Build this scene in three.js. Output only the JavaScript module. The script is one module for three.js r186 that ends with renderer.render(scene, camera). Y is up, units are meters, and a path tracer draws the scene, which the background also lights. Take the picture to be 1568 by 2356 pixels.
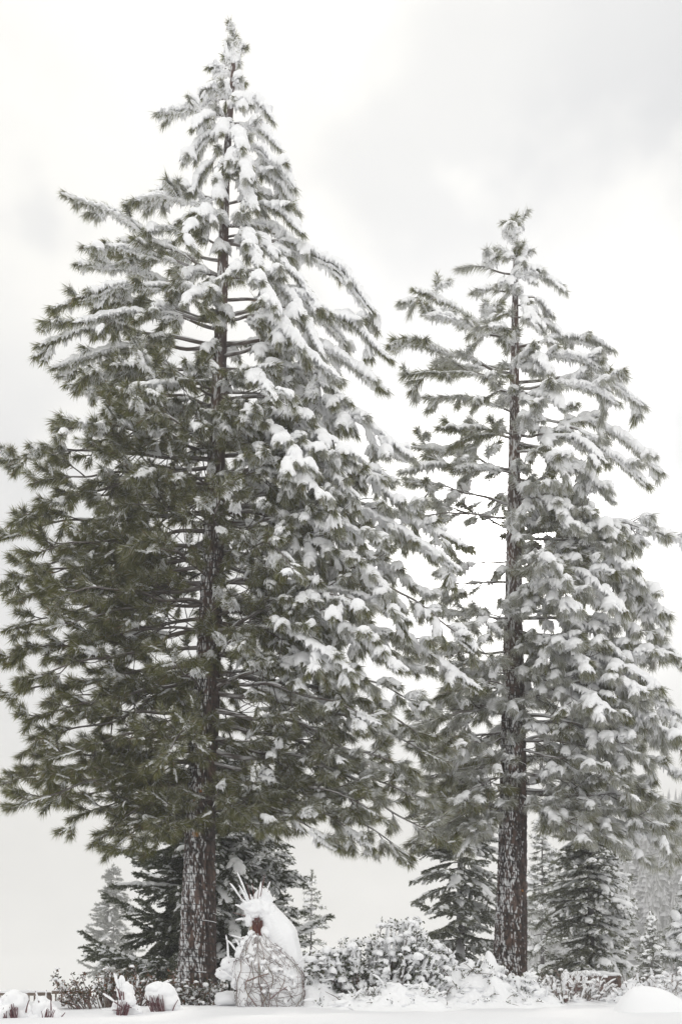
import * as THREE from 'three';
import { ImprovedNoise } from 'three/addons/math/ImprovedNoise.js';

// ---------------------------------------------------------------- camera, sky, sun, air
const scene = new THREE.Scene();
const F = 2310;                                   // focal length in units of a frame 1568 wide and 2356 high
const HZ = 2200, CAM_Y = 1.0;                     // height of the horizon in that frame, eye height in metres
const camera = new THREE.PerspectiveCamera(2 * Math.atan(1178 / F) * 180 / Math.PI, 1568 / 2356, 0.1, 3000);
camera.position.set(0, CAM_Y, 0);
camera.setViewOffset(1568, 2356, 0, 1178 - HZ, 1568, 2356);   // level camera, lens shifted up
const renderer = new THREE.WebGLRenderer();
renderer.toneMapping = THREE.LinearToneMapping;
renderer.toneMappingExposure = 1.24;
renderer.shadowMap.enabled = true;
const V3 = (x, y, z) => new THREE.Vector3(x, y, z);
const W = (u, v, d) => V3((u - 784) / F * d, CAM_Y + (HZ - v) / F * d, -d);   // point seen at (u, v), d metres ahead
const sunDir = W(1160, 1235, 1).sub(camera.position).normalize();
const noise = new ImprovedNoise();
const N3 = (x, y, z) => noise.noise(x + 131.7, y + 57.3, z + 91.1);
const clamp = (x, a = 0, b = 1) => Math.min(b, Math.max(a, x)), lerp = (a, b, t) => a + (b - a) * t;
const sm = (a, b, x) => { const t = clamp((x - a) / (b - a)); return t * t * (3 - 2 * t); };
{
  const w = 1536, h = 768, data = new Float32Array(w * h * 4);
  const fbm = (x, y, z) => { let s = 0, a = .5; for (let i = 0; i < 5; i++) { s += a * N3(x, y, z); x *= 2.1; y *= 2.1; z *= 2.1; a *= .52; } return s; };
  const banks = [[1390, 330, .28, -.075], [1180, 520, .18, -.035], [1010, 620, .14, -.02], [1560, 60, .3, -.04], [1400, 650, .10, .13], [1540, 700, .10, .09], [1450, 1120, .09, -.12], [1560, 1180, .07, -.08], [930, 895, .06, -.10], [1000, 940, .05, -.07], [760, 140, .28, .08], [900, 60, .12, .05], [40, 200, .22, .05], [60, 560, .12, .04], [830, 640, .16, .05], [960, 960, .06, .10]]
    .map(([u, v, r, k]) => [W(u, v, 1).sub(camera.position).normalize(), r, k]);
  for (let j = 0; j < h; j++) for (let i = 0; i < w; i++) {
    const el = ((j + .5) / h - .5) * Math.PI, az = ((i + .5) / w - .5) * 2 * Math.PI;
    const x = Math.cos(az) * Math.cos(el), y = Math.sin(el), z = Math.sin(az) * Math.cos(el);
    const wob = fbm(x * 3 + 7, y * 5, z * 3), wob2 = fbm(x * 9, y * 13 + 3, z * 9);
    let L = .74 + .12 * wob + .07 * wob2;
    for (const [d, r, k] of banks) {
      const a = Math.acos(clamp(x * d.x + y * d.y + z * d.z, -1, 1)) * (1 + .9 * wob2 + .6 * wob);
      L += k * (1 - sm(r * .5, r * 1.15, a));
    }
    const c = clamp(x * sunDir.x + y * sunDir.y + z * sunDir.z, -1, 1), g = Math.acos(c);
    const glow = 14 * Math.exp(-g * g / (2 * .026 * .026)) + 2.2 * Math.exp(-g * g / (2 * .075 * .075)) + .24 * Math.exp(-g * g / (2 * .17 * .17));
    L *= 1 + 1.35 * sm(.62, 1.5, el) + .46 * sm(.26, -.02, el);               // overcast: overhead, out of view, brightened to light the trees; white mist low down
    const grey = clamp((.86 - L) * 3.5), o = (j * w + i) * 4;
    data[o] = L * (1 - .012 * grey) + glow * 1.0; data[o + 1] = L * (.99 + .012 * grey) + glow * .985; data[o + 2] = L * (.958 + .075 * grey) + glow * .95; data[o + 3] = 1;
  }
  const t = new THREE.DataTexture(data, w, h, THREE.RGBAFormat, THREE.FloatType);
  t.mapping = THREE.EquirectangularReflectionMapping; t.magFilter = t.minFilter = THREE.LinearFilter; t.needsUpdate = true;
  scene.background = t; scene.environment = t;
}
const sun = new THREE.DirectionalLight(new THREE.Color(1, .95, .86), 1.5);
sun.position.copy(sunDir).multiplyScalar(120); sun.target.position.set(0, 5, -20); sun.position.add(sun.target.position);
sun.castShadow = true; sun.shadow.radius = 20; sun.shadow.mapSize.set(2048, 2048);
Object.assign(sun.shadow.camera, { left: -45, right: 45, top: 45, bottom: -45, near: 1, far: 300 });
scene.add(sun, sun.target);
scene.fog = new THREE.FogExp2(new THREE.Color(.95, .95, .95), .0030);

// ---------------------------------------------------------------- helpers
const rng = (seed) => { let a = seed >>> 0; return () => { a = (a + 0x6d2b79f5) | 0; let t = Math.imul(a ^ (a >>> 15), 1 | a); t = (t + Math.imul(t ^ (t >>> 7), 61 | t)) ^ t; return ((t ^ (t >>> 14)) >>> 0) / 4294967296; }; };
const UP = V3(0, 1, 0), R2 = rng(5);
class GB {                                         // grows one geometry
  constructor(n = 256) { this.p = new Float32Array(n * 3); this.c = new Float32Array(n * 3); this.i = new Uint32Array(n * 3); this.nv = 0; this.ni = 0; }
  v(x, y, z, r = 1, g = 1, b = 1) {
    if ((this.nv + 1) * 3 > this.p.length) for (const k of ['p', 'c']) { const a = new Float32Array(this[k].length * 2); a.set(this[k]); this[k] = a; }
    const o = this.nv * 3; this.p[o] = x; this.p[o + 1] = y; this.p[o + 2] = z; this.c[o] = r; this.c[o + 1] = g; this.c[o + 2] = b;
    return this.nv++;
  }
  t(a, b, c) {
    if (this.ni + 3 > this.i.length) { const n = new Uint32Array(this.i.length * 2); n.set(this.i); this.i = n; }
    this.i[this.ni++] = a; this.i[this.ni++] = b; this.i[this.ni++] = c;
  }
  q(a, b, c, d) { this.t(a, b, c); this.t(a, c, d); }
  mesh(name, mat, parent, { smooth = true, colors = true, at } = {}) {
    const g = new THREE.BufferGeometry(), p = this.p.slice(0, this.nv * 3);
    if (at) for (let k = 0; k < p.length; k += 3) { p[k] -= at.x; p[k + 1] -= at.y; p[k + 2] -= at.z; }
    g.setAttribute('position', new THREE.BufferAttribute(p, 3));
    if (colors) g.setAttribute('color', new THREE.BufferAttribute(this.c.slice(0, this.nv * 3), 3));
    g.setIndex(new THREE.BufferAttribute(this.i.slice(0, this.ni), 1));
    if (smooth) g.computeVertexNormals();
    const m = new THREE.Mesh(g, mat); m.name = name; m.castShadow = m.receiveShadow = true;
    if (parent) parent.add(m);
    return m;
  }
}
const names = {};
const numbered = (n) => { names[n] = (names[n] ?? -1) + 1; return names[n] ? n + '_' + String(names[n]).padStart(3, '0') : n; };
function tag(o, label, category, group) { o.userData.label = label; o.userData.category = category; if (group) o.userData.group = group; return o; }
function thing(name, at, label, category, group) { const o = new THREE.Group(); o.name = numbered(name); o.position.copy(at); scene.add(o); return tag(o, label, category, group); }
function structure(m, name) { m.name = numbered(name); m.userData.kind = 'structure'; scene.add(m); return m; }
const std = (o) => new THREE.MeshStandardMaterial(o), rgb = (r, g, b) => new THREE.Color().setRGB(r, g, b);
const M = {
  snow: std({ color: rgb(.93, .935, .95), roughness: .85 }),
  bank: std({ color: rgb(.83, .835, .855), roughness: .9 }),
  needle: new THREE.MeshPhysicalMaterial({ vertexColors: true, roughness: 1, transmission: .35, thickness: 0, side: THREE.DoubleSide }),
  bark: std({ vertexColors: true, roughness: .95 }),
  wood: std({ vertexColors: true, roughness: .9 }),
  leaf: std({ vertexColors: true, roughness: .6, side: THREE.DoubleSide }),
  cable: std({ color: rgb(.012, .013, .015), roughness: .6 }),
};
const tmpA = V3(), tmpB = V3();
// a tapered tube through points; col(i, k) gives a colour
function tube(b, pts, r0, r1, sides, col, pow = 1) {
  const n = pts.length - 1; let prev = null;
  const S = V3(), T = V3(), Nn = V3();
  for (let i = 0; i <= n; i++) {
    T.subVectors(pts[Math.min(n, i + 1)], pts[Math.max(0, i - 1)]).normalize();
    if (i === 0) { S.crossVectors(T, Math.abs(T.y) > .95 ? V3(1, 0, 0) : UP).normalize(); } else { S.addScaledVector(T, -S.dot(T)).normalize(); }
    Nn.crossVectors(S, T);
    const r = lerp(r0, r1, Math.pow(i / n, pow)), row = b.nv;
    for (let k = 0; k < sides; k++) {
      const a = k / sides * 2 * Math.PI, c = Math.cos(a) * r, s = Math.sin(a) * r, cc = col(i / n, S.y * Math.cos(a) + Nn.y * Math.sin(a));
      b.v(pts[i].x + S.x * c + Nn.x * s, pts[i].y + S.y * c + Nn.y * s, pts[i].z + S.z * c + Nn.z * s, cc[0], cc[1], cc[2]);
    }
    if (i) for (let k = 0; k < sides; k++) { const k2 = (k + 1) % sides; b.q(prev + k, prev + k2, row + k2, row + k); }
    prev = row;
  }
  const e = b.v(pts[n].x, pts[n].y, pts[n].z, ...col(1, 0)); for (let k = 0; k < sides; k++) b.t(prev + k, prev + (k + 1) % sides, e);
}
function resample(pts, n) {
  const L = [0]; for (let i = 1; i < pts.length; i++) L.push(L[i - 1] + pts[i].distanceTo(pts[i - 1]));
  const out = []; let k = 0;
  for (let i = 0; i <= n; i++) { const s = L[L.length - 1] * i / n; while (k < pts.length - 2 && L[k + 1] < s) k++; out.push(pts[k].clone().lerp(pts[k + 1], clamp((s - L[k]) / Math.max(1e-6, L[k + 1] - L[k])))); }
  out.length_ = L[L.length - 1]; return out;
}
// a cap of snow lying along points: rounded above, ragged fingers at its lower edges
function cap(b, src, w, h, R, { finger = .06, step = .035, lump = .25, sink = .015 } = {}) {
  let L = 0; for (let i = 1; i < src.length; i++) L += src[i].distanceTo(src[i - 1]);
  const n = Math.max(4, Math.min(90, Math.round(L / step))), pts = resample(src, n), T = V3(), S = V3(), Nn = V3();
  const ph = R() * 99, up = [-105, -80, -55, -28, 0, 28, 55, 80, 105], m = up.length, loop = m + 2; let prev = -1;
  let fl = 0, fr = 0;
  for (let i = 0; i <= n; i++) {
    T.subVectors(pts[Math.min(n, i + 1)], pts[Math.max(0, i - 1)]).normalize();
    S.crossVectors(T, UP); if (S.lengthSq() < .04) S.set(T.z > 0 ? -1 : 1, 0, .3); S.normalize(); Nn.crossVectors(S, T).normalize();
    const t = i / n, e = Math.pow(Math.max(0, 1 - Math.pow(Math.abs(2 * t - 1), 2.6)), .5) * .97 + .03;
    const lm = 1 + lump * 2 * N3(t * L * 5, ph, 0), wl = 1 + lump * 2.2 * N3(t * L * 7, ph, 5);
    fl = R() < .45 ? R() * finger : fl * .3; fr = R() < .45 ? R() * finger : fr * .3;
    const row = b.nv;
    for (let j = 0; j < m; j++) {
      const a = up[j] * Math.PI / 180, edge = j === 0 || j === m - 1 ? 1 : j === 1 || j === m - 2 ? .4 : 0, f = (j < m / 2 ? fl : fr) * edge * e;
      const g = 1 + .16 * N3(t * L * 14, j * .7, ph) + .16 * N3(t * L * 37, j * 1.9, ph), sx = w * e * wl * Math.sin(a) * g + Math.sign(a) * f * .35, ny = h * e * lm * (j === 0 || j === m - 1 ? -.15 : Math.cos(a)) * g - sink;
      b.v(pts[i].x + S.x * sx + Nn.x * ny, pts[i].y + S.y * sx + Nn.y * ny - f, pts[i].z + S.z * sx + Nn.z * ny);
    }
    for (const q of [.5, -.5]) b.v(pts[i].x + S.x * w * e * q - Nn.x * (sink + .012), pts[i].y + S.y * w * e * q - Nn.y * (sink + .012), pts[i].z + S.z * w * e * q - Nn.z * (sink + .012));
    if (i) for (let k = 0; k < loop; k++) { const k2 = (k + 1) % loop; b.q(prev + k, row + k, row + k2, prev + k2); }
    else for (let k = 1; k < loop - 1; k++) b.t(row, row + k, row + k + 1);
    prev = row;
  }
  for (let k = 1; k < loop - 1; k++) b.t(prev, prev + k + 1, prev + k);
}
// a rounded lump of snow, flat-bottomed
function lump(b, c, rx, ry, rz, seed, rough = .22, seg = 18, low = .25) {
  const rows = Math.round(seg * .7), at = [];
  for (let j = 0; j <= rows; j++) for (let k = 0; k < seg; k++) {
    const th = j / rows * Math.PI, ph = k / seg * 2 * Math.PI, x = Math.sin(th) * Math.cos(ph), y = Math.cos(th), z = Math.sin(th) * Math.sin(ph);
    const d = 1 + rough * (1.6 * N3(x * 1.4 + seed * 3.1, y * 1.4, z * 1.4) + .8 * N3(x * 3.7, y * 3.7 + seed, z * 3.7) + .16 * N3(x * 9, y * 9 + seed, z * 9));
    at.push(b.v(c.x + x * rx * d, c.y + (y > 0 ? y : y * low) * ry * d, c.z + z * rz * d));
  }
  for (let j = 0; j < rows; j++) for (let k = 0; k < seg; k++) { const k2 = (k + 1) % seg; b.q(at[j * seg + k], at[j * seg + k2], at[(j + 1) * seg + k2], at[(j + 1) * seg + k]); }
}
function frostMix(c, f) { return [lerp(c[0], .78, f), lerp(c[1], .785, f), lerp(c[2], .80, f)]; }
const woodCol = (R, f, dark = 1) => { const k = R() * 50; return (t, upness) => { const n = N3(t * 23, upness * 3, k), q = clamp((n + .12 + upness * .3) * 2.2) * f, s = .75 + .5 * R(); return frostMix([.085 * s * dark, .064 * s * dark, .054 * s * dark], q); }; };

// needles round the points of a shoot
function tuft(b, pts, R, { frost, droop, len = .18, per = 300, width = .0070, flare = 1 }) {
  let L = 0; for (let i = 1; i < pts.length; i++) L += pts[i].distanceTo(pts[i - 1]);
  const n = Math.round(L * per + 26), T = V3(), S = V3(), Nn = V3(), d = V3(), q = V3(), o = V3();
  for (let k = 0; k < n; k++) {
    const tt = Math.pow(R(), .6), f = tt * (pts.length - 1), i = Math.min(pts.length - 2, Math.floor(f));
    T.subVectors(pts[i + 1], pts[i]).normalize(); o.copy(pts[i]).lerp(pts[i + 1], f - i);
    S.crossVectors(T, UP); if (S.lengthSq() < .01) S.set(1, 0, 0); S.normalize(); Nn.crossVectors(S, T);
    const a = R() * 2 * Math.PI, ca = Math.cos(a), sa = Math.sin(a), tip = sm(.8, 1, tt);
    const fwd = lerp(lerp(.5, 1.0, R()), lerp(.05, 1.0, R()), tip) * flare, cf = Math.cos(fwd), sf = Math.sin(fwd);
    d.set(T.x * cf + (S.x * ca + Nn.x * sa) * sf, T.y * cf + (S.y * ca + Nn.y * sa) * sf, T.z * cf + (S.z * ca + Nn.z * sa) * sf);
    d.y -= droop * (.4 + .9 * R()); d.normalize();
    const l = len * (.65 + .5 * R()), w = width * (.7 + .7 * R());
    q.set(R() - .5, R() - .5, R() - .5).cross(d).normalize().multiplyScalar(w);
    const caught = R() < frost * (.62 + .25 * sm(.55, .8, frost)) + .25 * Math.max(0, sa) ? clamp(.45 + R() * .7) : frost * .2 * R(), g = .55 + .9 * R();
    const base = R() < .05 ? [.17 * g, .10 * g, .04 * g] : [.112 * g, .114 * g, .020 * g], c0 = frostMix(base, caught), c1 = frostMix([base[0] * 1.15, base[1] * 1.15, base[2]], caught * lerp(.05, .5, frost) * (.4 + R()));
    const A = b.v(o.x - q.x, o.y - q.y, o.z - q.z, ...c0), B = b.v(o.x + q.x, o.y + q.y, o.z + q.z, ...c0);
    const mx = o.x + d.x * l * .6, my = o.y + d.y * l * .6, mz = o.z + d.z * l * .6;
    d.y -= droop * .35;
    const C = b.v(mx + d.x * l * .4, my + d.y * l * .4, mz + d.z * l * .4, ...c1);
    b.t(A, B, C);
  }
}
function curvePts(P, dir, len, R, { bend = 0, jitter = .12, step = .1 }) {
  const n = Math.max(3, Math.ceil(len / step)), pts = [P.clone()], d = dir.clone().normalize(), p = P.clone(), st = len / n, jx = (R() - .5) * jitter * 2, jz = (R() - .5) * jitter * 2;
  for (let i = 0; i < n; i++) { d.y += bend * st; d.x += jx * st * 3 + (R() - .5) * jitter; d.y += (R() - .5) * jitter * .7; d.z += jz * st * 3 + (R() - .5) * jitter; d.normalize(); p.addScaledVector(d, st); pts.push(p.clone()); }
  return pts;
}
const tail = (pts, len) => { let L = 0, i = pts.length - 1; while (i > 0 && L < len) { L += pts[i].distanceTo(pts[i - 1]); i--; } return pts.slice(i); };

// ---------------------------------------------------------------- the ground
const groundY = (x, z) => {
  const d = -z, drop = sm(30, 75, d) * 14.5;
  let y = .1 + .10 * N3(x * .22, 0, z * .3) + .04 * N3(x * .7, 3, z * .9) + .022 * N3(x * 2.1, 5, z * 2.6) + .010 * N3(x * 5.5, 8, z * 6);
  y += .05 * sm(17.5, 15.5, d) * (1 + N3(x * .4, 9, 0));
  y -= sm(-4.6, -6.2, x) * sm(20, 24, d) * .75;
  y = y * (1 - sm(40, 90, d)) - drop;
  return y;
};
{
  const b = new GB(60000), xs = [], zs = [];
  for (let i = -70; i <= 70; i++) { const t = i / 70; xs.push(Math.sign(t) * (Math.abs(t) * 9 + Math.pow(Math.abs(t), 7) * 250)); }
  for (let k = 0; k <= 170; k++) { const t = k / 170; zs.push(14 - t * 40 - Math.pow(t, 8) * 245); }
  for (let k = 0; k <= 170; k++) for (let i = 0; i <= 140; i++) b.v(xs[i], groundY(xs[i], zs[k]), zs[k]);
  for (let k = 0; k < 170; k++) for (let i = 0; i < 140; i++) { const a = k * 141 + i; b.q(a, a + 1, a + 142, a + 141); }
  structure(b.mesh('ground', M.bank, null, { colors: false }), 'ground');
}
const hillY = (x, z) => { const d = -z; return -14 + sm(75, 230, d) * (1 + 40 * sm(.10, .3, x / d) + 2 * N3(x * .012, 1, z * .012) + 1 * N3(x * .05, 4, z * .05)); };
{
  const b = new GB(20000);
  for (let k = 0; k <= 60; k++) for (let i = 0; i <= 90; i++) { const x = -260 + 520 * i / 90, z = -62 - 210 * k / 60; b.v(x, hillY(x, z), z); }
  for (let k = 0; k < 60; k++) for (let i = 0; i < 90; i++) { const a = k * 91 + i; b.q(a, a + 1, a + 92, a + 91); }
  structure(b.mesh('hills', M.snow, null, { colors: false }), 'hills');
}
{ // far wood on the hills: one mass of conifers
  const R = rng(77), b = new GB(4000);
  for (let tier = 0; tier < 15; tier++) {
    const y0 = .06 + tier * .061, r = .2 * (1 - tier / 15.5), k = 11, c = b.v(0, y0 + .10, 0, .5, .5, .5), ring = [];
    for (let i = 0; i < k; i++) { const a = (i + R() * .7) / k * 6.283, q = r * (.4 + .8 * R()), s = R() < .75; ring.push(b.v(Math.cos(a) * q, y0 - .03 * R(), Math.sin(a) * q, ...(s ? [.88, .88, .9] : [.36, .37, .35]))); }  // white and pale grey boughs: snow, plus haze put into the colour
    for (let i = 0; i < k; i++) b.t(ring[i], ring[(i + 1) % k], c);
  }
  const proto = b.mesh('wood', M.needle, null, { smooth: false }), n = 3000, im = new THREE.InstancedMesh(proto.geometry, M.needle, n), m = new THREE.Matrix4(), qt = new THREE.Quaternion();
  for (let i = 0; i < n; i++) {
    const z = -82 - 165 * Math.pow(R(), .8), wide = -z * .48, x = -wide + 2 * wide * R(), thin = N3(x * .02, 7, z * .02) * .5 + .5;
    const h = (5 + 6 * R()) * (thin > .38 ? 1 : .4) * (x > -z * .16 ? 1.1 : .8);
    m.compose(V3(x, hillY(x, z) - .3, z), qt.setFromAxisAngle(UP, R() * 6.3), V3(h * .95, h, h * .95)); if (x < -z * .14) m.makeScale(0, 0, 0).setPosition(x, -40, z); im.setMatrixAt(i, m);
  }
  im.name = 'distant_forest'; im.userData.kind = 'stuff'; tag(im, 'hazy snow-covered conifer forest on the far hillside in the mist', 'forest'); im.castShadow = im.receiveShadow = true; scene.add(im);
}

// ---------------------------------------------------------------- the two pines
const polyline = (rows) => (v) => { let i = 0; while (i < rows.length - 2 && v > rows[i + 1][0]) i++; const [a, b] = [rows[i], rows[i + 1]], t = clamp((v - a[0]) / (b[0] - a[0])); return a.slice(1).map((x, k) => lerp(x, b[k + 1], t)); };

function pine(o) {
  const R = rng(o.seed), { D } = o, px = F / D, trunkRow = polyline(o.trunk);
  const trunkAt = (v) => { const [u, w] = trunkRow(v); return { p: W(u, v, D), r: w / 2 / px }; };
  const base = trunkAt(o.baseV).p; base.y -= .25;
  const root = thing('pine_tree', base, o.label, 'pine tree');
  { // trunk: plated bark, furrows, snow driven into it
    const b = new GB(150000), sides = 132, v0 = o.trunk[0][0], rows = 760; let prev;
    const top = v0;
    for (let i = 0; i <= rows; i++) {
      const t = i / rows, v = lerp(o.baseV + 28, top, t), { p, r } = trunkAt(v), row = b.nv, old = sm(.72, .25, t);
      for (let k = 0; k < sides; k++) {
        const a = k / sides * 2 * Math.PI, ax = Math.cos(a), az = Math.sin(a), y = p.y;
        const wx = ax * r * 7.5, wz = az * r * 7.5, warp = N3(wx * 1.3, y * .8, wz * 1.3) * .8;
        const ridge = 1 - Math.abs(N3(wx * 1.9 + warp, y * 3.2, wz * 1.9 + warp)) * 2.6, cross = 1 - Math.abs(N3(wx * .9, y * 5.5 + warp, wz * .9)) * 3.2;
        const fur = clamp(Math.max(ridge, cross * .75)), fine = N3(wx * 9, y * 11, wz * 9);
        const depth = (1 - Math.pow(fur, 2.2)) * .05 * old + fine * .007, rr = r * (1 + .05 * N3(ax * 1.2, y * .35, az * 1.2)) + (depth - .022 * old) * Math.min(1, r * 4);
        // snow plastered on the windward side and into cracks
        const wind = ax * o.wind[0] + az * o.wind[1], sp = N3(wx * 4.4, y * 6, wz * 4.4) + .9 * N3(wx * 8.5, y * 14, wz * 8.5) + .5 * (fur - .45);
        const amount = lerp(o.barkSnow[1], o.barkSnow[0], sm(.0, .4, t)), sn = clamp((sp - .80 + amount + wind * .42 + .55 * N3(wx * 1.1, y * 1.3, wz * 1.1)) * 4);
        const tone = .7 + .5 * (N3(wx * 1.5, y * 2.1, wz * 1.5) + .5), warm = clamp(N3(wx * .9 + 9, y * .9, wz * .9) + .5), dk = lerp(1.05, .16, Math.pow(fur, 1.3) * old);
        const orange = o.spots.some(([sa, sv, s]) => Math.hypot((a - sa) * r, (v - sv) / px) < s * (1 + .5 * fine)) ? 1 : 0;
        let c = [lerp(.075, .125, warm) * tone * dk, lerp(.056, .078, warm) * tone * dk, lerp(.053, .062, warm) * tone * dk];
        if (orange) c = [.33, .14, .03];
        c = frostMix(c, sn * .92);
        const out = rr + sn * .008;
        b.v(p.x + ax * out, p.y, p.z + az * out, c[0], c[1], c[2]);
      }
      if (i) for (let k = 0; k < sides; k++) { const k2 = (k + 1) % sides; b.q(prev + k, row + k, row + k2, prev + k2); }
      prev = row;
    }
    b.mesh('trunk', M.bark, root, { at: base });
  }
  // branches
  const snowAt = o.snow, frostAt = o.frost;
  let tufts = 0;
  function branch({ S, T, r, bulge = .08, dens = 1, open = false, snowMul = 1 }) {
    const wood = new GB(2000), need = new GB(20000), snow = new GB(3000), chord = T.clone().sub(S), len = chord.length();
    const uOf = (p) => 784 + p.x / -p.z * F, vOf = (p) => HZ - (p.y - CAM_Y) / -p.z * F;
    const C = S.clone().addScaledVector(chord, .5); C.y += bulge * len; C.x += (R() - .5) * .12 * len; C.z += (R() - .5) * .12 * len;
    const n = Math.max(4, Math.ceil(len / .13)), pts = [], w1 = R() * 50;
    for (let i = 0; i <= n; i++) { const t = i / n, a = (1 - t) * (1 - t), bb = 2 * t * (1 - t), c = t * t, wob = .05 * Math.sin(t * 3.14) * len * .8; pts.push(V3(a * S.x + bb * C.x + c * T.x + wob * N3(t * 4, w1, 0), a * S.y + bb * C.y + c * T.y + wob * N3(t * 4, w1, 3), a * S.z + bb * C.z + c * T.z + wob * N3(t * 4, w1, 6))); }
    const sag = (.03 + .09 * clamp(snowAt(uOf(T), vOf(T)))) * len, kink = lerp(.06, .14, R());
    pts.forEach((p, i) => { const t = i / n; p.y += kink * len * .4 * N3(t * 3.2, w1, 11) * Math.sin(t * 3.14) + sag * (1.6 * t * (1 - t) * sm(0, .6, t) - sm(.72, 1, t) * .55); p.x += kink * len * .25 * N3(t * 4, w1, 17) * Math.sin(t * 3.14); });
    T = pts[n];
    const mid = pts[Math.floor(n * .7)], fr0 = frostAt(uOf(mid), vOf(mid));
    tube(wood, pts, r, .009, len > 1.5 ? 9 : 6, woodCol(R, clamp(fr0 * .9 + .1)), .8);
    const upper = vOf(S) < o.upperV, tip = T;
    const addTuft = (tp, extra = {}, whole = tp) => {
      const e = tp[tp.length - 1], u = uOf(e), v = vOf(e), sn = clamp(snowAt(u, v) * snowMul), fr = clamp(frostAt(u, v) * lerp(.35, 1.65, R()));
      tufts++;
      tuft(need, tp, R, { frost: fr, droop: lerp(.16, .85, clamp(sn * 1.0 + R() * .3)), len: lerp(.19, .25, R()) * (o.long || 1) * lerp(.72, 1, sm(o.trunk[0][0] + 60, o.trunk[0][0] + 420, v)), per: o.per, ...extra });
      if (R() < sn * 1.05) {
        const big = R();
        cap(snow, R() < .75 ? whole : tp, lerp(.055, .125, big) * (.7 + .6 * sn), lerp(.04, .115, big) * (.65 + .7 * sn), R, { finger: .15, step: .022, lump: .35 });
        for (let e = 0; e < 2; e++) { const off = V3((R() - .5) * .18, -.015 - .05 * R(), (R() - .5) * .18), a = Math.floor(R() * tp.length * .4); cap(snow, tp.slice(a).map((p) => p.clone().add(off)), .02 + .04 * R(), .02 + .03 * R(), R, { finger: .10, step: .025, lump: .4 }); }
      }
      else if (R() < .3 + fr * .5) cap(snow, tp, .022 + .03 * R(), .02 + .015 * R(), R, { finger: .05 });
    };
    const twig = (P, dir, l, level) => {
      const u = uOf(P), v = vOf(P), sn = snowAt(u, v), bend = lerp(upper ? -.2 : .4, -1.4, clamp(sn + (R() - .5) * .5)) * (level ? 1 : .8);
      const tp = curvePts(P, dir, l, R, { bend, jitter: .13, step: .09 });
      tube(wood, tp, .0085 + l * .009, .006, l > .7 ? 6 : 5, woodCol(R, clamp(fr0 * .55), .75));
      addTuft(tail(tp, Math.min(l * .8, upper ? lerp(.35, .6, R()) : lerp(.24, .42, R()))), {}, tail(tp, l * lerp(.55, .95, R())));
      if (l > .42 && level < 2) {
        const k = Math.floor(l / .3);
        for (let i = 0; i < k; i++) {
          const s = lerp(.28, .86, (i + R() * .8) / k), j = Math.min(tp.length - 2, Math.floor(s * (tp.length - 1))), q = tp[j], d0 = tp[j + 1].clone().sub(q).normalize();
          const side = tmpA.crossVectors(d0, UP).normalize().multiplyScalar((i % 2 ? 1 : -1) * lerp(.5, 1.1, R()));
          const d = d0.multiplyScalar(.9).add(side); d.y += (R() - .45) * .7;
          twig(q, d, lerp(.28, .5, R()) * (.6 + .5 * l), level + 1);
        }
      }
    };
    const start = open ? .5 : len > 2 ? lerp(.2, .34, R()) : len > 1 ? .18 : .12;
    for (let s = start * len, sgn = R() < .5 ? 1 : -1; s < len * .97; s += (upper ? lerp(.32, .6, R()) : lerp(.17, .3, R())) / dens, sgn = -sgn) {
      const t = s / len, j = Math.min(n - 1, Math.floor(t * n)), q = pts[j].clone().lerp(pts[j + 1], t * n - j), d0 = pts[j + 1].clone().sub(pts[j]).normalize();
      const roll = (R() - .5) * 2.0, side = V3().crossVectors(d0, UP).normalize(), nn = V3().crossVectors(side, d0);
      const ang = lerp(.6, 1.15, R()), d = d0.clone().multiplyScalar(Math.cos(ang)).addScaledVector(side, Math.sin(ang) * Math.cos(roll) * sgn).addScaledVector(nn, Math.sin(ang) * Math.sin(roll));
      const l = (upper ? lerp(.75, .5, t) : lerp(1.05, .42, t)) * Math.min(1, .35 + len / 4.2) * lerp(.5, 1.2, R());
      twig(q, d, l, len < 1.2 ? 1 : 0);
    }
    if (len > 2 && !upper) for (let i = 0; i < len * 2.4; i++) { // bare inner twigs
      const t = lerp(.1, .55, R()), j = Math.floor(t * n), d0 = pts[j + 1].clone().sub(pts[j]).normalize();
      d0.x += (R() - .5) * 1.8; d0.z += (R() - .5) * 1.8; d0.y += (R() - .55) * 1.5;
      const tp = curvePts(pts[j], d0, lerp(.35, 1.1, R()), R, { bend: (R() - .45) * 3, jitter: .2, step: .07 });
      tube(wood, tp, .0115, .0055, 5, woodCol(R, fr0 * .45, .7));
      if (R() < .5) addTuft(tail(tp, lerp(.15, .3, R())), { len: lerp(.15, .2, R()) });
    }
    addTuft(tail(pts, upper ? len * lerp(.6, .8, R()) : Math.min(len * .7, lerp(.45, .7, R()))));
    // snow lying along the limb
    const outer = pts.slice(Math.floor(n * lerp(.35, .6, R()))), mu = uOf(mid), mv = vOf(mid), sn = snowAt(mu, mv) * snowMul;
    const inner = pts.slice(1, Math.floor(n * .7)).map((p) => p.clone().add(V3(0, r * .55, 0)));
    if (inner.length > 3) { let a = 0; while (a < inner.length - 3) { const k = 3 + Math.floor(R() * 7); if (R() < .25 + sn * .8) cap(snow, inner.slice(a, a + k + 1), r * lerp(.5, .8, R()), .012 + .03 * sn * R(), R, { finger: .012, sink: .0 }); a += k; } }
    if (R() < sn * (mv < 1050 ? 1.7 : 1.3) - .2 && outer.length > 3) cap(snow, outer, lerp(.07, .16, R() * sn + .2), lerp(.06, .14, R() * sn), R, { finger: .17, lump: .4, step: .025 });
    const m = wood.mesh('branch', M.wood, root, { at: base });
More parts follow.
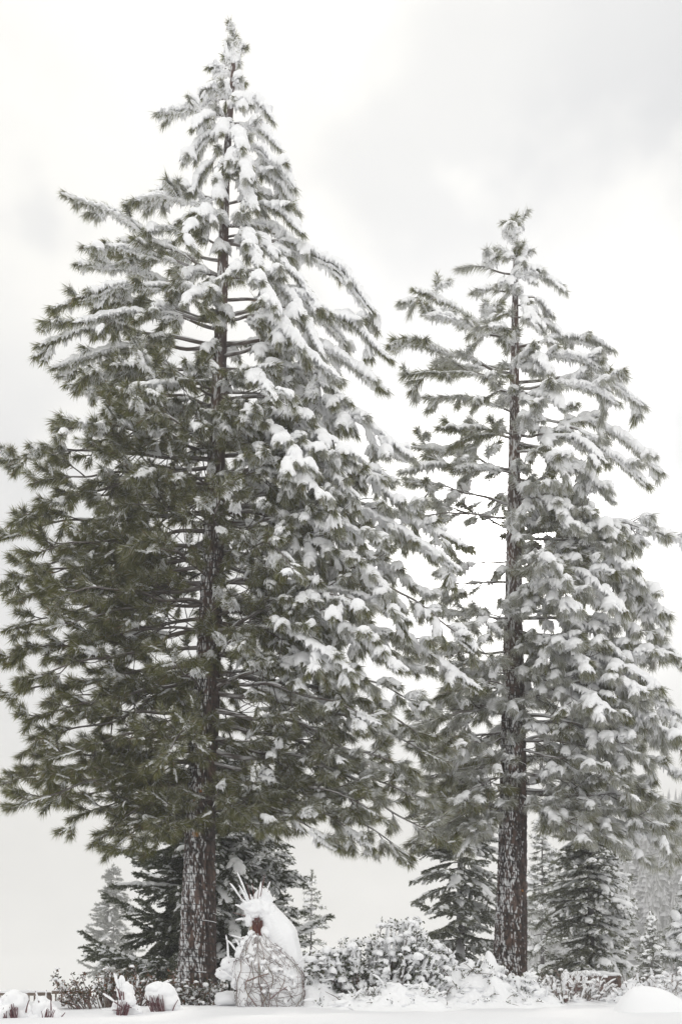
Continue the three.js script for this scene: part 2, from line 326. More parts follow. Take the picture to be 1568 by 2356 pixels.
    const ne = need.mesh('needles', M.needle, m, { smooth: false, at: base }); ne.userData.kind = 'stuff';
    if (snow.nv) snow.mesh('snow', M.snow, m, { colors: false, at: base }).userData.kind = 'stuff';
  }
  const rOf = (len, v) => clamp(.010 + len * .0095, .012, .06);
  for (const [v0, u, v, dz = 0, bulge = .1, opt = {}] of o.limbs) {
    const { p } = trunkAt(v0), T = W(u, v, D - dz); // dz metres nearer the camera
    branch({ S: p, T, r: rOf(T.distanceTo(p), v0), bulge, ...opt });
  }
  const reach = polyline(o.reach);
  for (let v0 = o.fill[0]; v0 < o.fill[1]; v0 += o.fill[2]) {
    const a0 = R() * 6.28;
    for (let i = 0, k = v0 < o.fill[4] ? 1 : o.fill[3]; i < k; i++) {
      const v = v0 + (R() - .5) * o.fill[2], { p } = trunkAt(v), [rad, tilt] = reach(v), az = a0 + (i + (R() - .5) * .7) / o.fill[3] * 6.283, L = rad * lerp(.22, .95, R()) * (Math.sin(az) > .6 ? .8 : 1);
      if (o.skip && o.skip(v, Math.cos(az), Math.sin(az))) continue;
      const T = p.clone().add(V3(Math.cos(az) * L, L * (tilt + (R() - .5) * .42), Math.sin(az) * L));
      branch({ S: p, T, r: rOf(L, v), bulge: .08 + R() * .08, dens: .9 });
    }
  }
  // short shoots standing off the trunk towards the open side
  for (let v = o.fill[0] - 120; v < o.fill[1] - 60; v += 58) {
    const { p } = trunkAt(v), az = 1.57 + (R() - .5) * 2.4, L = lerp(.3, .95, R()), dn = lerp(.1, -.5, R());
    branch({ S: p, T: p.clone().add(V3(Math.cos(az) * L, L * dn, Math.sin(az) * L)), r: .016, bulge: .2, snowMul: 1.25 });
  }
  console.log(o.label, 'tufts', tufts, 'branches', root.children.length - 1);
  return { root, trunkAt };
}

const leftPine = pine({
  seed: 11, D: 20.5, per: 430, upperV: 900, baseV: 2300, label: 'tallest pine, dark green on its left side, snow-laden on its right',
  trunk: [[84, 540, 5], [200, 534, 12], [400, 519, 18], [640, 512, 25], [900, 503, 33], [1200, 493, 43], [1500, 481, 51], [1850, 462, 62], [2000, 459, 69], [2180, 455, 79], [2340, 451, 96]],
  wind: [-.9, .4], barkSnow: [.2, .39], spots: [[1.72, 1922, .075], [1.5, 1826, .03], [1.85, 1846, .025]],
  snow: (u, v) => { const s = sm(380, 760, u), top = sm(1250, 600, v), low = sm(1500, 1750, v); return clamp(.07 + .66 * s * (1 - .62 * low) + .5 * top + .08 * sm(620, 300, v) - .08 * low); },
  frost: (u, v) => clamp(.21 + .42 * sm(430, 950, u) + .28 * sm(900, 300, v) + .10 * sm(1250, 1000, v)),
  reach: [[430, 1.1, .05], [600, 2.0, .05], [800, 2.7, .0], [1000, 3.3, -.02], [1300, 4.0, -.05], [1500, 4.3, -.1], [1700, 4.1, -.15], [1900, 3.0, -.25]],
  fill: [640, 1860, 64, 4, 900],
  skip: (v, cx, cz) => (v > 1800 && cz > .5),
  limbs: [
    // the leader and the small upper limbs
    [150, 541, 78, .1, 0], [150, 524, 92, .1, .1], [150, 557, 100, -.1, .1],
    [165, 476, 152, .1, .12], [195, 556, 175, .2, .1], [222, 464, 202, .2, .12], [228, 455, 250, -.2, .12], [240, 560, 240, .5, .05], [225, 630, 272, .1, .22],
    [268, 358, 252, .2, .06], [262, 440, 290, .5, .1], [275, 510, 300, .5, .0], [285, 420, 368, .3, .14], [283, 645, 332, .2, .22], [300, 560, 330, .7, .1],
    [345, 442, 440, .2, .16], [340, 680, 420, .3, .2], [350, 575, 400, .8, .1], [390, 690, 476, .1, .2], [400, 590, 470, .7, .1], [380, 505, 450, .6, .0],
    [468, 350, 436, .1, .1], [498, 290, 455, .5, .14], [470, 697, 520, .4, .2], [520, 690, 560, -.2, .2], [500, 420, 530, 1.0, .12], [520, 600, 600, 1.1, .15], [545, 640, 585, .6, .1],
    // left limbs
    [640, 148, 422, .5, -.02], [640, 190, 552, .9, .02], [600, 250, 570, -.7, .02], [570, 330, 520, .2, .08], [690, 205, 590, -.3, .0],
    [690, 172, 668, 1.0, .08], [745, 115, 690, .3, .06], [745, 165, 725, .9, .04], [760, 250, 690, -1, .02], [700, 420, 690, 1.4, .14],
    [800, 85, 778, .4, .05], [800, 122, 830, .0, .02], [850, 150, 872, .8, .0], [905, 250, 830, .9, .12], [915, 290, 888, 1.8, .1], [930, 240, 940, .3, -.02], [940, 180, 880, -1, .02],
    [1045, 125, 975, 1.2, .06], [1060, 2, 1045, .4, .02], [1075, 78, 1100, 1.0, .0], [1000, 200, 1010, -1, .0], [1115, 25, 1195, .7, .1], [1150, 130, 1130, -.8, .05],
    [1180, 0, 1228, .3, .06], [1220, 55, 1268, 1.1, .02], [1260, 60, 1300, -.8, .0], [1275, -20, 1340, .5, .02], [1300, 25, 1372, 1.2, .0], [1340, 110, 1350, -1, -.02], [1350, 12, 1440, .8, .02],
    [1390, 90, 1440, 1.6, .0], [1420, 70, 1485, .3, .0], [1450, -30, 1515, .2, -.02], [1490, 40, 1560, 1.3, .0], [1520, -40, 1592, .6, -.03], [1560, 60, 1650, 1.0, -.02], [1580, 120, 1600, -1, -.05],
    [1620, 70, 1690, .3, -.04], [1650, 110, 1740, 1.4, -.04], [1690, 50, 1770, .7, -.02], [1720, -70, 1812, .5, -.02], [1740, 20, 1850, 1.4, .0], [1760, 90, 1840, -.8, -.03], [1790, 160, 1880, .6, .03], [1800, 210, 1940, .9, .08], [1830, 300, 1950, 1.3, .08], [1830, 240, 1970, -.4, .1], [1845, 360, 1900, 1.8, .05],
    // right limbs
    [560, 740, 690, .6, .2], [556, 862, 692, .1, .22], [610, 750, 800, .9, .2], [640, 640, 700, 1.8, .15], [690, 800, 770, -.6, .14], [730, 900, 800, .3, .2], [740, 700, 780, 1.6, .12],
    [790, 892, 872, .3, .12], [820, 790, 850, 1.2, .1], [850, 810, 905, .5, .1], [880, 640, 900, 2.0, .1], [900, 760, 940, -.9, .04], [918, 950, 1025, .4, .1], [930, 820, 1040, 1.4, .1], [980, 700, 1050, 2.1, .12],
    [1020, 940, 1150, .7, .1], [1030, 820, 1120, 1.6, .08], [1050, 900, 1090, -.8, .05], [1090, 770, 1150, 2.2, .08], [1140, 1058, 1280, .8, .1], [1165, 1085, 1232, .2, .06], [1180, 900, 1230, 1.5, .05], [1200, 1000, 1240, -.7, .03],
    [1225, 905, 1335, 1.6, .08], [1250, 700, 1310, 2.6, .1], [1270, 1000, 1340, -.3, .03], [1290, 1098, 1462, .7, .1], [1340, 940, 1400, 1.4, .03], [1370, 920, 1510, 2.0, .06], [1390, 1105, 1552, .6, .06], [1430, 1010, 1520, -.5, .0], [1450, 820, 1520, 2.4, .04],
    [1500, 1000, 1610, .8, .0], [1540, 1030, 1690, .5, .02], [1560, 880, 1640, 1.8, .0], [1590, 1032, 1740, .4, .02], [1630, 960, 1760, 1.2, .0], [1650, 990, 1800, -.5, .0], [1690, 1000, 1830, .8, .0], [1720, 1045, 1930, .5, .06], [1750, 900, 1880, 1.5, .02], [1770, 950, 1960, .2, .06], [1790, 860, 1940, .9, .08], [1800, 780, 1935, 1.4, .06], [1820, 720, 1880, -.6, .04], [1830, 640, 1890, 1.6, .04], [1840, 560, 1870, 1.8, .04],
  ],
});
const rightPine = pine({
  seed: 23, D: 23, per: 390, long: 1.15, upperV: 1100, baseV: 2262, label: 'smaller pine at right, frosted all over, hiding the low sun',
  trunk: [[500, 1185, 4], [560, 1186, 9], [700, 1184, 14], [900, 1183, 21], [1100, 1182, 28], [1400, 1180, 39], [1600, 1180, 47], [1850, 1180, 57], [2100, 1175, 67], [2235, 1171, 75], [2300, 1169, 84]],
  wind: [-.9, .4], barkSnow: [.24, .30], spots: [[.9, 2050, .03]],
  snow: (u, v) => { const s = sm(1080, 1400, u), low = sm(1600, 1850, v); return clamp(.34 + .5 * s * (1 - .4 * low) + .12 * sm(900, 600, v) - .1 * low); },
  frost: (u, v) => clamp(.70 + .2 * sm(1000, 1350, u) + .05 * sm(1300, 1700, v)),
  reach: [[700, .9, .1], [900, 1.9, .05], [1100, 2.6, .0], [1400, 3.2, -.06], [1700, 3.5, -.12], [1900, 3.0, -.2]],
  fill: [800, 1850, 66, 4, 1100],
  skip: (v, cx, cz) => (v > 1085 && v < 1440 && cx < -.15) || (v > 1780 && cz > .4) ,
  limbs: [
    [570, 1185, 492, .05, 0], [545, 1180, 505, .1, 0], [545, 1192, 505, -.1, 0], [600, 1137, 568, .1, .15], [598, 1224, 572, .1, .15], [600, 1160, 590, .4, .1], [605, 1205, 598, .4, .1],
    [634, 1052, 612, .1, .05], [632, 1248, 618, .3, .15], [640, 1302, 664, .1, .2], [640, 1165, 650, .4, .1],
    [674, 1085, 668, .3, .06], [680, 1272, 722, .2, .2], [700, 1240, 740, .7, .1], [730, 1300, 770, .1, .15],
    [790, 950, 655, .3, -.02], [790, 975, 712, .6, -.02], [760, 1060, 740, -.4, .0], [770, 1120, 745, .8, .05], [800, 1412, 790, .2, .1], [830, 1385, 835, .7, .06], [820, 1270, 850, 1.2, .1],
    [862, 905, 768, .2, -.02], [862, 928, 852, .6, -.03], [850, 1000, 850, -.5, .0], [880, 1484, 915, .3, .1], [895, 1425, 912, .8, .06], [900, 1090, 920, 1.1, .05], [900, 1300, 930, 1.4, .08],
    [950, 1012, 905, .3, .0], [1010, 1008, 975, .8, .02], [1000, 1050, 1010, 1.2, .05], [960, 1524, 1065, .3, .14], [975, 1492, 1095, .8, .12], [1000, 1400, 1050, 1.4, .08], [1020, 1412, 1135, .9, .1], [1040, 1300, 1080, 1.7, .08],
    [1085, 955, 1018, .2, .02], [1080, 920, 1075, .6, .0], [1090, 1040, 1070, 1.0, .03], [1162, 930, 1090, .3, -.04, { open: true }], [1190, 935, 1185, .5, .0, { open: true }], [1215, 985, 1150, -.4, -.06, { open: true }],
    [1100, 1380, 1190, -.6, .1], [1150, 1318, 1195, 1.5, .14, { snowMul: 1.5 }], [1200, 1440, 1230, .8, .08], [1230, 1640, 1268, .5, .12], [1240, 1480, 1330, .9, .14], [1255, 1535, 1420, .4, .16], [1290, 1440, 1390, 1.4, .1], [1300, 1330, 1390, 1.9, .1], [1320, 1510, 1400, -.3, .12],
    [1290, 1000, 1310, .2, -.03, { open: true }], [1340, 985, 1355, .5, -.02, { open: true }], [1430, 1000, 1405, .1, -.02, { open: true }], [1420, 1070, 1440, 1.2, .02], [1400, 1440, 1500, .9, .12], [1420, 1560, 1490, .2, .1], [1450, 1360, 1530, 1.8, .08],
    [1500, 960, 1505, .6, -.02], [1490, 1640, 1540, .6, .08], [1500, 1520, 1560, 1.3, .06], [1560, 1610, 1645, .3, .06], [1550, 1420, 1620, 1.8, .05], [1580, 1000, 1600, .3, .02], [1600, 950, 1690, -.5, .0], [1590, 1565, 1680, 1.0, .04],
    [1640, 960, 1660, .8, .0], [1640, 1500, 1740, 1.4, .04], [1660, 1630, 1720, .2, .03], [1690, 980, 1750, .9, .0], [1700, 1610, 1780, .7, .03], [1720, 1450, 1800, 1.6, .02], [1740, 955, 1800, .2, .0], [1770, 1040, 1840, 1.2, .02], [1780, 1580, 1850, .2, .03], [1800, 1000, 1890, .5, .03], [1810, 1560, 1910, .8, .05], [1820, 1620, 1900, -.4, .04],
    [1840, 935, 1935, .4, .06], [1840, 1050, 1960, .8, .08], [1845, 1500, 1975, .5, .08], [1840, 1440, 1945, 1.0, .06], [1835, 1365, 1930, 1.3, .06], [1820, 1290, 1890, 1.2, .04], [1850, 1560, 1960, -.3, .08],
  ],
});


// ---------------------------------------------------------------- cables of fairy lights wound round both trunks
function cable(trunkAt, vBottom, vTop, gap, D, label, seed) {
  const R = rng(seed), turns = (vBottom - vTop) / gap, n = Math.round(turns * 26), pts = [], b = new GB(8000), sb = new GB(2000);
  for (let i = 0; i <= n; i++) {
    const t = i / n, a = t * turns * 6.2832, { p, r } = trunkAt(lerp(vBottom, vTop, t) + 7 * N3(t * turns * 1.3, seed, 0) + 2.5 * Math.sin(a + seed));
    pts.push(V3(p.x + Math.cos(a) * (r * 1.035 + .014), p.y, p.z + Math.sin(a) * (r * 1.035 + .014)));
  }
  const at = pts[0].clone(), root = thing('light_cable', at, label, 'cable', 'cables wound round the pine trunks');
  tube(b, pts, .0075, .0075, 5, () => [1, 1, 1]);
  b.mesh('cord', M.cable, root, { colors: false, at });
  for (let i = 0; i < n - 8;) { const k = 3 + Math.floor(R() * 5); if (R() < .06) tube(sb, pts.slice(i, i + k).map((p) => p.clone().add(V3(0, .011, 0))), .010, .006, 5, () => [1, 1, 1]); i += k + Math.floor(R() * 5); }
  sb.mesh('snow', M.snow, root, { colors: false, at }).userData.kind = 'stuff';
  const bulbs = new GB(4000);
  for (let i = 5; i < n; i += 5) { const p = pts[i], q = p.clone().add(V3((R() - .5) * .02, -.03, (R() - .5) * .02)); tube(bulbs, [p, p.clone().lerp(q, .5), q], .009, .004, 4, () => [1, 1, 1]); }
  bulbs.mesh('bulbs', M.cable, root, { colors: false, at }).userData.kind = 'stuff';
}
cable(leftPine.trunkAt, 2292, 1150, 17, 20.5, 'dark fairy-light cable wound round the trunk of the tallest pine', 3);
cable(rightPine.trunkAt, 2240, 1500, 19, 23, 'dark fairy-light cable wound round the trunk of the smaller right pine', 8);

// ---------------------------------------------------------------- firs and far pines behind
function fir(o) {
  const R = rng(o.seed), base = W(o.u, o.baseV, o.D); base.y -= .4;
  const px = F / o.D, top = W(o.u + (o.lean || 0), o.topV, o.D), H = top.y - base.y, root = thing(o.name || 'fir_tree', base, o.label, o.category || 'fir tree');
  const tb = new GB(2000), nb = new GB(60000), sb = new GB(20000), wb = new GB(8000);
  const axis = (h) => base.clone().lerp(top, h), tp = []; for (let i = 0; i <= 24; i++) tp.push(axis(i / 24));
  const k0 = R() * 40;
  tube(tb, tp, o.r, .01, 14, (t, up) => { const n = N3(t * 60, up * 4, k0), c = o.barkColor || [.17, .155, .155], g = .8 + .6 * n; return frostMix([c[0] * g, c[1] * g, c[2] * g], clamp(n * 1.5)); }, .8);
  tb.mesh('trunk', M.wood, root, { at: base });
  const col = () => { const g = .55 + .9 * R(), c = o.color || [.085, .092, .045]; return R() < o.frost ? frostMix(c.map((x) => x * g), .3 + .5 * R()) : c.map((x) => x * g); };  // frost share covers real frost and added paleness standing in for haze
  const needles = (pts, per, len, width, spread, droop) => {
    let L = 0; for (let i = 1; i < pts.length; i++) L += pts[i].distanceTo(pts[i - 1]);
    const n = Math.round(L * per), T = V3(), p = V3(), d = V3(), q = V3();
    for (let k = 0; k < n; k++) {
      const f = R() * (pts.length - 1), i = Math.min(pts.length - 2, Math.floor(f)); p.copy(pts[i]).lerp(pts[i + 1], f - i); T.subVectors(pts[i + 1], pts[i]).normalize();
      d.set(R() - .5, R() - .5, R() - .5).normalize().multiplyScalar(spread).add(T); d.y -= droop; d.normalize();
      q.set(R() - .5, R() - .5, R() - .5).cross(d).normalize().multiplyScalar(width); const c = col(), l = len * (.6 + .6 * R());
      nb.t(nb.v(p.x - q.x, p.y - q.y, p.z - q.z, ...c), nb.v(p.x + q.x, p.y + q.y, p.z + q.z, ...c), nb.v(p.x + d.x * l, p.y + d.y * l, p.z + d.z * l, ...c));
    }
  };
  for (let h = o.low || .06; h < .985; h += o.step / H * lerp(1, .6, h)) {
    const rad = o.R * Math.pow(1 - h, o.taper || .75) * (1 + .25 * N3(h * 9, o.seed, 1)), n = o.n;
    for (let i = 0; i < n; i++) {
      const az = R() * 6.283, right = Math.cos(az), L = rad * lerp(.6, 1.12, R()), P = axis(clamp(h + (R() - .5) * .03));
      const sn = clamp(o.snow[0] + (o.snow[1] - o.snow[0]) * (right * .5 + .5));
      const d = V3(Math.cos(az), lerp(.15, -.35, R()) - sn * .25 + h * .25, Math.sin(az)), pts = curvePts(P, d, L, R, { bend: lerp(.25, -.5, R()) * (o.bend ?? 1), jitter: .07, step: .14 });
      tube(wb, pts, .008 + L * .011, .004, 4, () => [.06, .05, .042]);
      const side = V3(-Math.sin(az), 0, Math.cos(az));
      for (let s = o.bare ?? .15; s < 1; s += (o.twig || .11) / L, 0) for (const sg of [1, -1]) {
        const j = Math.min(pts.length - 2, Math.floor(s * (pts.length - 1))), T = pts[j + 1].clone().sub(pts[j]).normalize();
        const l = lerp(.7, .24, s) * Math.min(1.1, L * .75) * lerp(.6, 1.2, R()), dd = T.multiplyScalar(.8).addScaledVector(side, sg * lerp(.5, 1, R())); dd.y -= .12 + sn * .15 - (R() - .5) * .25;
        const tw = curvePts(pts[j], dd, l, R, { bend: -.5, jitter: .08, step: .1 });
        needles(tw, o.per, o.len, o.width, 1.0, .15);
        if (R() < sn * .75) cap(sb, tw.slice(1), lerp(.035, .08, R()) * o.cap, lerp(.025, .06, R()) * o.cap, R, { finger: .05, step: .05 });
      }
      needles(pts.slice(Math.floor(pts.length * (o.bare ?? .15))), o.per * 1.3, o.len * 1.1, o.width, 1.0, .1);
      if (R() < sn * 1.1) cap(sb, pts.slice(Math.floor(pts.length * lerp(.2, .5, R()))), lerp(.07, .17, R()) * o.cap, lerp(.05, .12, R()) * o.cap, R, { finger: .07, step: .05 });
    }
  }
  needles(tp.slice(-3), o.per * 2, o.len * 1.3, o.width, 1, 0);
  if (wb.nv) wb.mesh('boughs', M.wood, root, { at: base }).userData.kind = 'stuff';
  nb.mesh('crown', M.needle, root, { smooth: false, at: base }).userData.kind = 'stuff';
  if (sb.nv) sb.mesh('snow', M.snow, root, { colors: false, at: base }).userData.kind = 'stuff';
}
fir({ seed: 31, u: 475, D: 26.5, baseV: 2285, topV: 1690, lean: 40, R: 3.7, r: .16, step: .2, n: 11, per: 210, twig: .09, color: [.066, .078, .032], len: .075, width: .014, frost: .12, snow: [.06, .75], cap: 1.0, taper: .62, label: 'dark bushy fir behind the left trunk, its right side heaped with snow' });
fir({ color: [.13, .137, .08], seed: 32, u: 1058, D: 31, baseV: 2265, topV: 1690, R: 2.3, r: .19, step: .34, n: 6, per: 190, twig: .09, len: .075, width: .015, frost: .3, snow: [.1, .5], cap: 1.1, taper: .55, low: .12, bare: .25, barkColor: [.26, .24, .25], label: 'fir with a bare grey trunk left of the smaller pine' });  // foliage colour lightened to stand in for haze
fir({ color: [.14, .145, .085], seed: 33, u: 1357, D: 29.5, baseV: 2270, topV: 1700, R: 1.75, r: .15, step: .25, n: 7, per: 140, twig: .09, len: .075, width: .015, frost: .3, snow: [.2, .75], cap: 1.1, taper: .45, barkColor: [.22, .20, .21], label: 'dense narrow fir right of the smaller pine trunk' });  // lighter foliage: haze put into the colour
fir({ seed: 34, u: 1590, D: 21.5, baseV: 2300, topV: 2010, R: 1.1, r: .05, step: .22, n: 6, per: 130, len: .16, width: .009, frost: .4, snow: [.95, .95], cap: 1.5, taper: .7, bend: 1.8, label: 'young conifer bent under thick snow at the right edge', category: 'conifer', name: 'young_conifer' });
fir({ seed: 35, u: 1498, D: 58, baseV: 2250, topV: 2098, R: 1.35, r: .07, step: .3, n: 6, per: 60, len: .14, width: .03, frost: .3, snow: [.4, .5], cap: 1.6, twig: .2, label: 'small hazy fir between the dense fir and the young conifer' });
fir({ seed: 36, u: 714, D: 56, baseV: 2245, topV: 2003, lean: 3, R: 1.5, r: .085, step: .46, n: 4, per: 55, len: .18, width: .022, frost: .45, snow: [.25, .3], cap: 1.3, twig: .24, bare: .5, taper: .55, label: 'slender hazy pine standing alone between the two big pines', category: 'pine tree', name: 'slender_pine' });
fir({ seed: 37, u: 262, D: 110, baseV: 2240, topV: 1990, R: 4, r: .1, step: .42, n: 6, per: 50, len: .3, width: .035, frost: .6, color: [.16, .165, .12], snow: [.25, .3], cap: 1.8, twig: .3, bare: .4, taper: .6, label: 'pale misty pine showing left of the dark fir', category: 'pine tree', name: 'misty_pine' });  // colour and frost paled so the tree seems faded by mist
fir({ seed: 38, u: 1246, D: 44, baseV: 2260, topV: 1850, R: 1.3, r: .1, step: .36, n: 6, per: 60, len: .2, width: .02, frost: .5, snow: [.4, .5], cap: 1.5, twig: .2, bare: .4, taper: .5, label: 'pale frosted pine just right of the smaller pine trunk', category: 'pine tree', name: 'misty_pine' });

// ---------------------------------------------------------------- shrubs
const stemCol = (c, R, f = .25) => { const k = R() * 90; return (t, up) => { const n = N3(t * 17, up * 2, k); return frostMix(c.map((x) => x * (.7 + .6 * R())), clamp((n + up * .35) * 2) * f); }; };
function leafSpray(b, p, R, n, size, colors, spread) {
  const d = V3(), q = V3(), m = V3();
  for (let i = 0; i < n; i++) {
    d.set(R() - .5, R() * .9 - .35, R() - .5).normalize(); q.set(R() - .5, R() - .5, R() - .5).cross(d).normalize(); m.crossVectors(d, q);
    const l = size * (.7 + .6 * R()), w = l * .26, o = p.clone().addScaledVector(V3(R() - .5, R() - .5, R() - .5), spread), c0 = colors[Math.floor(R() * colors.length)], g = .7 + .6 * R(), c = R() < .2 ? [.6, .6, .62] : c0.map((x) => x * g);
    const A = b.v(o.x, o.y, o.z, ...c), B = b.v(o.x + d.x * l * .5 + q.x * w, o.y + d.y * l * .5 + q.y * w, o.z + d.z * l * .5 + q.z * w, ...c), C = b.v(o.x + d.x * l, o.y + d.y * l, o.z + d.z * l, ...c), E = b.v(o.x + d.x * l * .5 - q.x * w, o.y + d.y * l * .5 - q.y * w, o.z + d.z * l * .5 - q.z * w, ...c), K = b.v(o.x + d.x * l * .5 + m.x * w * .4, o.y + d.y * l * .5 + m.y * w * .4, o.z + d.z * l * .5 + m.z * w * .4, ...c);
    b.t(A, B, K); b.t(B, C, K); b.t(C, E, K); b.t(E, A, K);
  }
}
// a leafy bush; heads(R) gives points where twigs end, roots a point below
function bush(o) {
  const R = rng(o.seed), at = W(o.u, o.baseV, o.D); at.y = groundY(at.x, at.z) - .03;
  const root = thing(o.name, at, o.label, 'shrub'), st = new GB(4000), lv = new GB(8000), sn = new GB(8000);
  for (let i = 0; i < o.count; i++) {
    const [u, v, dz] = o.head(R), tip = W(u, v, o.D - dz), r0 = V3(lerp(at.x, tip.x, .55 + .2 * R()), 0, lerp(at.z, tip.z, .5)); r0.y = groundY(r0.x, r0.z) - .03;
    if (tip.y < r0.y + .05) continue;
    const c = r0.clone().lerp(tip, .5); c.x += (R() - .5) * .25; c.z += (R() - .5) * .2; c.y += .08;
    const pts = []; for (let k = 0; k <= 9; k++) { const t = k / 9; pts.push(V3(lerp(lerp(r0.x, c.x, t), lerp(c.x, tip.x, t), t), lerp(lerp(r0.y, c.y, t), lerp(c.y, tip.y, t), t), lerp(lerp(r0.z, c.z, t), lerp(c.z, tip.z, t), t))); }
    tube(st, pts, .011 * (o.thick || 1), .004, 5, stemCol(o.stem, R, o.stemFrost ?? .6));
    for (let k = 0; k < (o.twigs ?? 3); k++) { const j = 3 + Math.floor(R() * 6), d = V3(R() - .5, R() * .8, R() - .5), tw = curvePts(pts[j], d, lerp(.08, .25, R()), R, { bend: .4, jitter: .25, step: .05 }); tube(st, tw, .005, .003, 4, stemCol(o.stem, R, o.stemFrost ?? .6)); if (o.leaves) leafSpray(lv, tw[tw.length - 1], R, Math.ceil(o.leaves * .5), o.size, o.colors, .05); if (R() < o.lumps * .4) lump(sn, tw[tw.length - 1].clone().add(V3(0, .02, 0)), .05, .035, .05, R() * 40, .3, 8); }
    if (o.leaves) leafSpray(lv, tip, R, o.leaves, o.size, o.colors, .09);
    for (const [t, k] of [[1, 1], [.8, .6], [.6, .5]]) {
      const q = pts[Math.round(t * 9)]; if (t < 1 && o.leaves) leafSpray(lv, q, R, Math.ceil(o.leaves * .7), o.size, o.colors, .14);
      if (R() < o.lumps * k) {
        const s = o.lumpSize * lerp(.5, 1.1, R()), w = q.clone().sub(r0).setY(0).normalize(), a = R() * 6.28; w.x += Math.cos(a); w.z += Math.sin(a); w.normalize();
        const arc = []; for (let e = 0; e <= 5; e++) { const f = e / 5 - .35; arc.push(V3(q.x + w.x * f * s * 2.6, q.y + s * (.35 - f * f * 1.5), q.z + w.z * f * s * 2.6)); }
        cap(sn, arc, s * .85, s * .8, R, { finger: s * .9, step: .02, lump: .4 });
      }
    }
    if (R() < (o.arcs ?? .4)) cap(sn, pts.slice(5), .02 + .02 * R(), .02 + .02 * R(), R, { finger: .02, sink: -.004 });
  }
  if (o.drifts) { // snow drifted over and round the shrub: one soft sheet, with lumps and twigs breaking it
    const ds = o.drifts.map(([u, v, dz, rx, ry, rz]) => { const p = W(u, v, o.D - dz); return [p.x, p.z, rx * .95, p.y + ry * .8, rz * 1.15]; });
    const x0 = Math.min(...ds.map((d) => d[0] - d[2] * 1.7)), x1 = Math.max(...ds.map((d) => d[0] + d[2] * 1.7)), z0 = Math.min(...ds.map((d) => d[1] - d[4] * 1.7)), z1 = Math.max(...ds.map((d) => d[1] + d[4] * 1.7));
    const top = (x, z) => { const g = groundY(x, z); let h = 0; for (const [cx, cz, rx, y, rz] of ds) { const q = ((x - cx) / rx) ** 2 + ((z - cz) / rz) ** 2, k = Math.exp(-q * 1.1) * (y - groundY(cx, cz)); h = Math.hypot(h, k * .8) * .5 + Math.max(h, k) * .5; } const e = sm(.02, .2, h); return g - .03 + h * (1 + .5 * N3(x * 2.6, 3 + o.seed, z * 2.6)) + e * (.07 * N3(x * 6, 1 + o.seed, z * 6) + .045 * N3(x * 13, o.seed, z * 13)); };
    const nx = Math.round((x1 - x0) / .025), nz = Math.round((z1 - z0) / .03), b0 = sn.nv;
    for (let k = 0; k <= nz; k++) for (let i = 0; i <= nx; i++) { const x = lerp(x0, x1, i / nx), z = lerp(z0, z1, k / nz); sn.v(x, top(x, z), z); }
    for (let k = 0; k < nz; k++) for (let i = 0; i < nx; i++) { const a = b0 + k * (nx + 1) + i; sn.q(a, a + nx + 1, a + nx + 2, a + 1); }
    for (const [cx, cz, rx, y, rz] of ds) for (let e = 0; e < 16; e++) {
      const p = V3(cx + (R() - .5) * 2.4 * rx, 0, cz + rz * lerp(-.4, 1.1, R())); p.y = top(p.x, p.z) - .01; if (p.y < groundY(p.x, p.z) + .03) continue;
      if (e < 7) { const s = lerp(.035, .10, R()); lump(sn, p, s * 1.4, s * .7, s, R() * 50, .25, 14, .8); continue; }
      const d = V3(R() - .5, R() * .9, .1 + R() * .5), tw = curvePts(p.setY(p.y - .03), d, lerp(.12, .45, R()), R, { bend: -1.6, jitter: .22, step: .05 }); tube(st, tw, .0085, .004, 5, stemCol(o.stem, R, .5));
      if (o.leaves) leafSpray(lv, tw[2], R, 8, o.size, o.colors, .08); if (R() < .6) cap(sn, tw, .02, .024, R, { finger: .02, sink: -.004 });
    }
  }
  st.mesh('stems', M.wood, root, { at }).userData.kind = 'stuff';
  if (lv.nv) lv.mesh('leaves', M.leaf, root, { smooth: false, at }).userData.kind = 'stuff';
  if (sn.nv) sn.mesh('snow', M.snow, root, { colors: false, at }).userData.kind = 'stuff';
}
const GREEN = [[.035, .05, .018], [.05, .06, .025], [.08, .085, .035]], RUST = [[.16, .06, .025], [.12, .06, .03], [.07, .07, .035], [.045, .055, .025]];
bush({ name: 'leafy_shrub', seed: 41, u: 250, baseV: 2318, D: 17.6, count: 85, leaves: 9, size: .055, colors: RUST, stem: [.16, .10, .08], lumps: .12, lumpSize: .05, arcs: .25, stemFrost: .35,
  head: (R) => { const t = R(), u = lerp(120, 405, t); return [u, lerp(lerp(2246, 2232, t) + 14 * N3(t * 7, 2, 0), 2312, Math.pow(R(), 1.4)), (R() - .5) * .8]; }, label: 'low shrub with rust and green leaves right of the wooden fence' });
bush({ name: 'leafy_shrub', seed: 42, u: 450, baseV: 2316, D: 18.8, count: 55, leaves: 9, size: .05, colors: GREEN.concat(RUST), stem: [.14, .09, .07], lumps: .5, lumpSize: .05, arcs: .4,
  head: (R) => [lerp(385, 545, R()), lerp(2262, 2312, R()), (R() - .3) * .6], label: 'snow-dusted low shrub round the foot of the tallest pine' });
